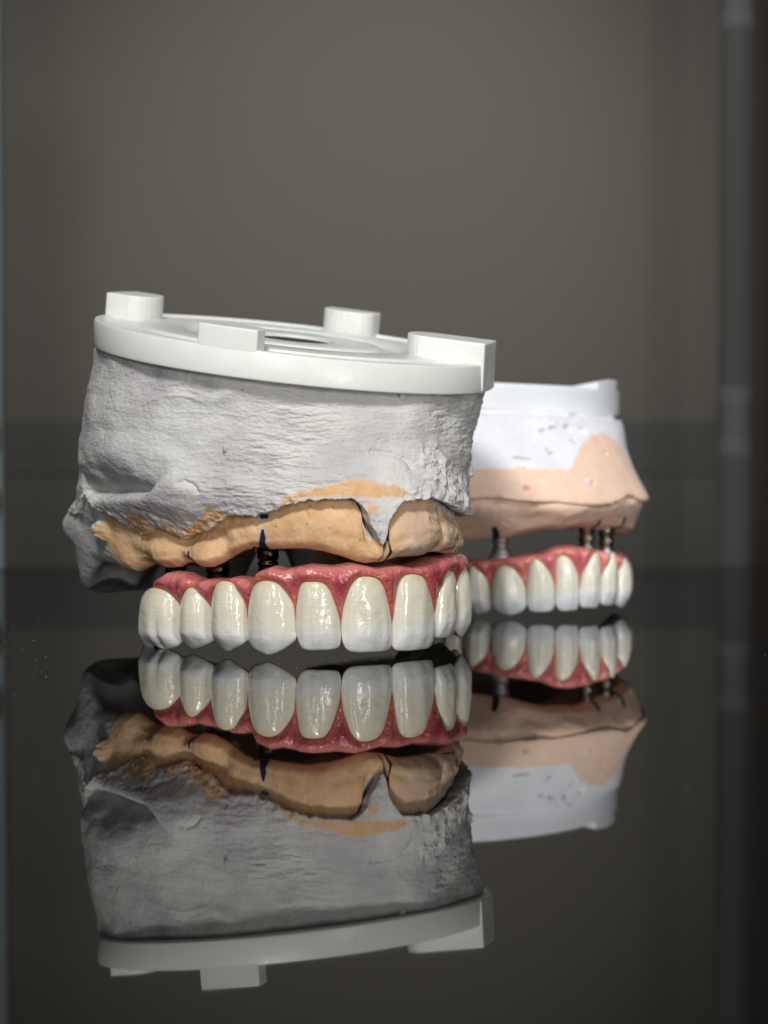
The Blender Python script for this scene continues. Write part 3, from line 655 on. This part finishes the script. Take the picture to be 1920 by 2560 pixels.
# ------------------------------------------------------------------ mounting plates
def plate(root, RT, mat, c, pz, pg, ra, rb, th_, lugs, hole=True, name='mounting_plate', wedge=False):
    n = 180; c = np.array(c, float)
    def pt(a, r, off):    # r as fraction of the rim
        # two shallow flats at the lugs' ends of the rim
        x, y = c[0]+ra*r*math.cos(a), c[1]+rb*r*math.sin(a)
        return (x, y, pz+pg[0]*(x-c[0])+pg[1]*(y-c[1])+off)
    prof = [(.93, -th_), (.985, -th_), (.997, -th_+.25), (1, -th_+.7), (1, -.5), (.995, -.15), (.982, 0), (.95, 0), (.94, -.5), (.78, -.6), (.77, -.1), (.74, 0), (.56, 0), (.545, -.35), (.53, -.9), (.45, -.95), (.44, -.3), (.425, 0), (.215, .05), (.205, -.1), (.2, -1.0), (.195, -4.2), (.02, -4.2)] if hole else [(.93, -th_), (.985, -th_), (1, -th_+.5), (1, -.5), (.985, 0), (.5, 0), (.02, 0)]
    V = [pt(2*math.pi*k/n, r, o) for r, o in prof for k in range(n)]
    Fc = [tuple(f) for f in grid_faces(len(prof), n)]; Fc.append(tuple(range(n))); Fc.append(tuple(range((len(prof)-1)*n, len(prof)*n)))
    o = mesh(name, V, Fc, mat, root, RT); fixn(o)
    import bmesh
    o.data.polygons.foreach_set('use_smooth', [True]*len(o.data.polygons)); 
    m_ = o.modifiers.new('es', 'EDGE_SPLIT'); m_.split_angle = math.radians(38)
    for ang, wd, ln, h in lugs:
        a = math.radians(ang); u = np.array([math.cos(a), math.sin(a)]); v = np.array([-u[1], u[0]])
        rim = lambda t_: ra*rb/math.hypot(rb*math.cos(t_), ra*math.sin(t_))
        pl = []
        K = 9
        for k in range(K):      # outer face follows the rim
            w_ = (k/(K-1)-.5)*wd; 
            rr_ = rim(a+w_/36)-.12; base = u*(math.sqrt(max(rr_**2-w_**2, 0)) if ln < 12 else rr_-.05)+v*w_
            pl.append(c+base)
        inr = rim(a)-ln
        for k in range(13):     # rounded inner end
            b_ = math.pi*(k/12); w_ = math.cos(b_)*wd/2; pl.append(c+u*(inr+min(wd/2, 4)-math.sin(b_)*min(wd/2, 4))+v*w_)
        pl = np.array(pl); N = len(pl)
        zf = lambda p, off: pz+pg[0]*(p[0]-c[0])+pg[1]*(p[1]-c[1])+off
        nrm = np.array([-pg[0], -pg[1]])  # sides lean with the plate
        V = [(p[0], p[1], zf(p, -1.2 if ln < 12 else -th_+.3)) for p in pl]+[(p[0]+nrm[0]*h, p[1]+nrm[1]*h, zf(p, h if not wedge else .15+h*min(1, max(0, (p[0]-pl[:, 0].min())/(np.ptp(pl[:, 0])*.8))))) for p in pl]
        Fc = [tuple(range(N))[::-1], tuple(range(N, 2*N))]+[(i, (i+1) % N, N+(i+1) % N, N+i) for i in range(N)]
        l_ = mesh('lug', V, Fc, mat, o, RT, smooth=False); bevel(l_, .3, 3); fixn(l_)
    if hole:
        V = [pt(2*math.pi*k/64, r, o_) for r, o_ in ((.19, -4.15), (.19, -.6), (.18, -.45), (.02, -.45)) for k in range(64)]
        Fc = [tuple(f) for f in grid_faces(4, 64)]; Fc.append(tuple(range(64))); Fc.append(tuple(range(192, 256)))
        k_ = mesh('magnet', V, Fc, M['dark'], o, RT); fixn(k_)
    return o
plate(r1, ROOT1, M['plate'], PC, PZ, PG, 38, 34, 5.4, [(-109, 11.2, 8, 3.6), (-11, 11, 16, 3.9), (71, 10.5, 8, 4.3), (160, 11.5, 9, 4.2)])

# ------------------------------------------------------------------ rear model
B2 = Body((18, 112), [
    (46, [(-19, 122), (-14, 104), (-3, 93), (12, 88.6), (26, 88.6), (38, 92), (47, 100), (51.8, 111), (52, 124), (46, 140), (32, 152), (16, 155), (-2, 150), (-14, 138)]),
    (40.5, [(-19, 122), (-14, 104), (-3, 93), (12, 86.6), (26, 85.8), (38, 90), (47.6, 99), (52.6, 111), (52, 124), (46, 140), (32, 152), (16, 155), (-2, 150), (-14, 138)]),
    (34, [(-19, 120), (-14, 101), (-3, 89), (12, 81.6), (26, 80), (38, 83.4), (48, 93.5), (53.2, 108), (52.4, 124), (46, 140), (32, 152), (16, 155), (-2, 150), (-14, 138)]),
    (28, [(-18, 118), (-12, 98), (0, 84), (14, 76), (28, 73.4), (40, 76.6), (50, 87.5), (55.4, 103), (54, 122), (46, 140), (32, 152), (16, 155), (-2, 150), (-14, 136)]),
    (23.5, [(-17, 118), (-11, 97), (0, 82), (14, 73.6), (28, 70.8), (41, 73.4), (52, 85), (58.0, 99), (56, 120), (48, 140), (32, 152), (16, 155), (-2, 150), (-14, 136)]),
    (17, [(-15, 118), (-9, 98), (1, 84), (14, 78.8), (28, 76.4), (38.7, 79.4), (48.3, 88.4), (53.6, 100), (53, 120), (46, 138), (32, 150), (16, 153), (-2, 148), (-12, 136)]),
])
ROOT2 = (18, 112, .4)
r2 = empty('dental_model', ROOT2); tag(r2, 'smoother white and peach dental model behind, partly hidden by the front one', 'dental model')
PG2 = (-.035, -.028); PC2 = np.array([15.0, 122.0]); PZ2 = 48.6
led = [(1150, 1254), (1200, 1248), (1250, 1247), (1300, 1252), (1340, 1257), (1395, 1258), (1440, 1264), (1481, 1268), (1530, 1263), (1555, 1252), (1572, 1240), (1590, 1244), (1606, 1256)]
zl2 = edge_table(B2, led, 23, 0)
def build_plaster2():
    nc, nr = 1100, 130; th = theta_cols(B2, nc); zb = zl2(th)+.12*fbm(np.stack([np.cos(th)*40, np.sin(th)*40, 0*th], 1), .5, 4)
    q = B2.at(th, 43.0); zt = PZ2+PG2[0]*(q[:, 0]-PC2[0])+PG2[1]*(q[:, 1]-PC2[1])-5.6
    t = np.linspace(0, 1, nr)[:, None]; Z = zt[None]*(1-t)+zb[None]*t; TH = np.repeat(th[None], nr, 0); V = B2.at(TH, Z); X = V.reshape(-1, 3)
    o = .25*fbm(X, .08, 3)+.04*fbm(X, .6, 4)
    o += sm(3.0, .3, dist_poly(pline(B2, [(1350, 1058), (1395, 1048), (1440, 1040)]), X))*.8*np.abs(fbm(X, (.3, .3, .7), 4, .6))
    dt = (zt[None]-Z).ravel(); o -= (1.9+.7*fbm(X, .1, 2))*sm(1.5, 1.0, dt)+.3*sm(4, 1.5, dt)-.3
    ho = [((1358, 1081), .9), ((1381, 1075), .9), ((1418, 1071), .8), ((1457, 1077), .9), ((1378, 1136), .7), ((1368, 1125), .4), ((1314, 1221), .6), ((1480, 1208), .5), ((1514, 1132), .5), ((1430, 1104), .5), ((1440, 1110), .4)]
    dark = np.zeros(len(X))
    for (x, y), r in ho:
        d = np.linalg.norm(X-B2.p3(x, y), axis=1); r = r*1.35; o -= 1.7*sm(r, r*.35, d); dark = np.maximum(dark, .5*sm(r, r*.2, d))
    d = wv(pline(B2, [(1280, 1143), (1302, 1147), (1325, 1148)]), X, [.15, .55, .35]); o -= 1.4*sm(.2, -.4, d)
    dl = (Z-zb[None]).ravel(); o -= 1.0*(1-np.sqrt(np.clip(1-np.clip(1-dl/1.0, 0, 1)**2, 0, 1)))
    o += sm(1.6, .3, dist_poly(pline(B2, [(1255, 1246), (1290, 1256), (1330, 1254)]), X))*.9
    V = B2.at(TH, Z, o.reshape(TH.shape))
    bnd = np.array([B2.hit(x, y) for x, y in [(1150, 1172), (1200, 1170), (1300, 1168), (1400, 1174), (1422, 1172), (1436, 1150), (1445, 1122), (1467, 1098), (1485, 1084), (1510, 1083), (1532, 1098), (1548, 1118)]])
    zb2 = np.interp(TH, bnd[:, 0], bnd[:, 1]); g_ = sm(-.4, .4, Z-zb2+.35*fbm(X, .5, 4).reshape(TH.shape)); g_ = np.maximum(g_, sm(-.05, .12, TH-bnd[-1, 0]))
    g_ = np.maximum(g_, .8*sm(1.0, .4, np.linalg.norm(X-B2.p3(1466, 1201), axis=1)).reshape(TH.shape))
    rows = [V]; G = [g_]
    for k in range(1, 6):
        f = k/5; rows.append(B2.at(th, zb+.2*f, o.reshape(TH.shape)[-1]-3.4*f)[None]); G.append(g_[-1:])
    V = np.concatenate(rows); G = np.concatenate(G); Fc = [tuple(f) for f in grid_faces(len(V), nc)]; Fc.append(tuple(range(nc)))
    ob = mesh('plaster_block', V.reshape(-1, 3), Fc, M['cast2'], r2, ROOT2, paint=np.stack([0*G, G, 0*G], -1).reshape(-1, 3)); fixn(ob)
build_plaster2()
e2 = [(1150, 1356), (1200, 1352), (1228, 1349), (1265, 1350), (1301, 1340), (1340, 1331), (1373, 1325), (1427, 1323), (1453, 1318), (1500, 1323), (1540, 1328), (1561, 1330), (1580, 1336)]
ze2 = edge_table(B2, e2, 16, 0)
def feats2(X, TH, Z, v):
    o = np.zeros(len(X))
    for (x, y), a, w_ in (((1330, 1300), -.8, 3.5), ((1250, 1310), .9, 5), ((1420, 1300), .8, 6), ((1590, 1320), 1.2, 4)):
        o += a*np.exp(-(np.linalg.norm(X-B2.p3(x, y), axis=1)/w_)**2)
    return o
build_stone(B2, zl2, ze2, r2, ROOT2, M['cast2'], lambda TH: .9+0*TH, lambda v, ins, TH: -ins-.6*sm(.8, 1, v), [([(1237, 1322), (1241, 1335), (1248, 1350)], [.6, .72, .7]), ([(1507, 1304), (1501, 1320)], [.5, .55]), ([(1573, 1296), (1566, 1312), (1560, 1322)], [.5, .5, .45]), ([(1560, 1323), (1540, 1326)], [.42, .38])], .7, lambda TH, Z: sm(1.2, 1.6, TH), feats2, lambda th: 0*th, nc=1000, nr=80, vault=26, top_over=.1)
plate(r2, ROOT2, M['plate2'], PC2, PZ2, PG2, 38, 34, 5.9, [(-21, 12, 9, 1.9), (-106, .5, .5, .01), (74, 10, 8, .8)][:1], hole=False, wedge=True)
for px, a, b, Y, r, fl, mt, bl in ((1252, 1345, 1394, 83, 1.7, .55, 'steel', 0), (1467, 1318, 1372, 87, 1.7, 0, 'gold', 1), (1516, 1325, 1378, 91, 1.6, 0, 'gold', 1)):
    abut(r2, ROOT2, px, a, b, Y, r, (M[mt], M['steel']), fl, bl)

# ------------------------------------------------------------------ dust on the glass
V = []; Fc = []
def fleck(x, y, r):
    k = len(V); n = 5
    for i in range(n):
        a = 2*math.pi*i/n+random.random(); V.append((x+r*math.cos(a)*random.uniform(.6, 1.2), y+r*math.sin(a)*random.uniform(.6, 1.2), .012))
    V.append((x, y, r*.7)); [Fc.append((k+i, k+(i+1) % n, k+n)) for i in range(n)]
for _ in range(260): fleck(random.uniform(-90, 90), random.uniform(-220, 190), random.choice([.04, .05, .06, .09]))
for _ in range(26):
    p = P(random.gauss(55, 60), random.gauss(1650, 40), 0); d = HC/((p[2]-HC)/-(D0)) if p[2] < HC else D0
    fleck(p[0]*d/D0, d-D0, random.choice([.05, .08, .11]))
for _ in range(70): fleck(random.gauss(-8, 9), random.gauss(5, 6), random.choice([.04, .06, .08]))
tag(mesh('dust', V, Fc, M['dust'], smooth=False), 'fine pale dust flecks scattered over the black glass', 'dust', kind='stuff')

# ------------------------------------------------------------------ light
def area(name, loc, tgt, sx, sy, power, col=(1, 1, 1), spread=180):
    l = bpy.data.lights.new(name, 'AREA'); l.shape = 'RECTANGLE'; l.size = sx*S; l.size_y = sy*S; l.energy = power; l.color = col; l.spread = math.radians(spread)
    o = bpy.data.objects.new(name, l); COL.objects.link(o); o.location = Vector(loc)*S
    d = Vector(tgt)-Vector(loc); o.rotation_euler = d.to_track_quat('-Z', 'Y').to_euler(); return o
area('key_light', (-70, -385, 370), (-8, 25, 25), 100, 75, 2.05, (1, .985, .95))
area('strip_light_right', (150, -330, 60), (0, 20, 15), 10, 120, .42, (1, .97, .93))
area('front_light', (-70, -520, 150), (-10, 10, 12), 36, 60, .34, (1, .99, .97))
area('strip_light_left', (-230, -330, 120), (-20, 20, 25), 30, 160, .11, (.95, .98, 1))
area('top_light', (60, 160, 430), (10, 60, 40), 160, 120, .3, (.93, .96, 1))
area('rear_fill', (250, -160, 270), (42, 100, 30), 60, 60, .014, (.96, .98, 1), 26)  # added fill that brightens the rear model, where the key falls off
sl = bpy.data.lights.new('wall_light', 'SPOT'); sl.energy = 2.35; sl.spot_size = math.radians(56); sl.spot_blend = 1.0; sl.shadow_soft_size = .02; sl.color = (1, .97, .9)
so = bpy.data.objects.new('wall_light', sl); COL.objects.link(so); so.location = Vector((30, 120, 225))*S
so.rotation_euler = (Vector((-8, 400, 98))-Vector((30, 120, 225))).to_track_quat('-Z', 'Y').to_euler()

wd = bpy.data.worlds.new('World'); sc.world = wd; wd.use_nodes = True
wd.node_tree.nodes['Background'].inputs[0].default_value = (.9, .95, 1, 1); wd.node_tree.nodes['Background'].inputs[1].default_value = .018

# ------------------------------------------------------------------ camera
cd = bpy.data.cameras.new('Camera'); cam = bpy.data.objects.new('Camera', cd); COL.objects.link(cam); sc.camera = cam
cam.location = Vector(CAM)*S; cam.rotation_euler = (math.pi/2-PITCH, 0, 0)
cd.sensor_fit = 'HORIZONTAL'; cd.sensor_width = 36; cd.lens = 36*F/1920; cd.clip_start = .01; cd.clip_end = 20
cd.dof.use_dof = True; cd.dof.focus_distance = .464; cd.dof.aperture_fstop = 120/5.2
sc.render.resolution_x = 768; sc.render.resolution_y = 1024
sc.view_settings.view_transform = 'Standard'; sc.view_settings.look = 'None'; sc.view_settings.exposure = 0; sc.view_settings.gamma = 1
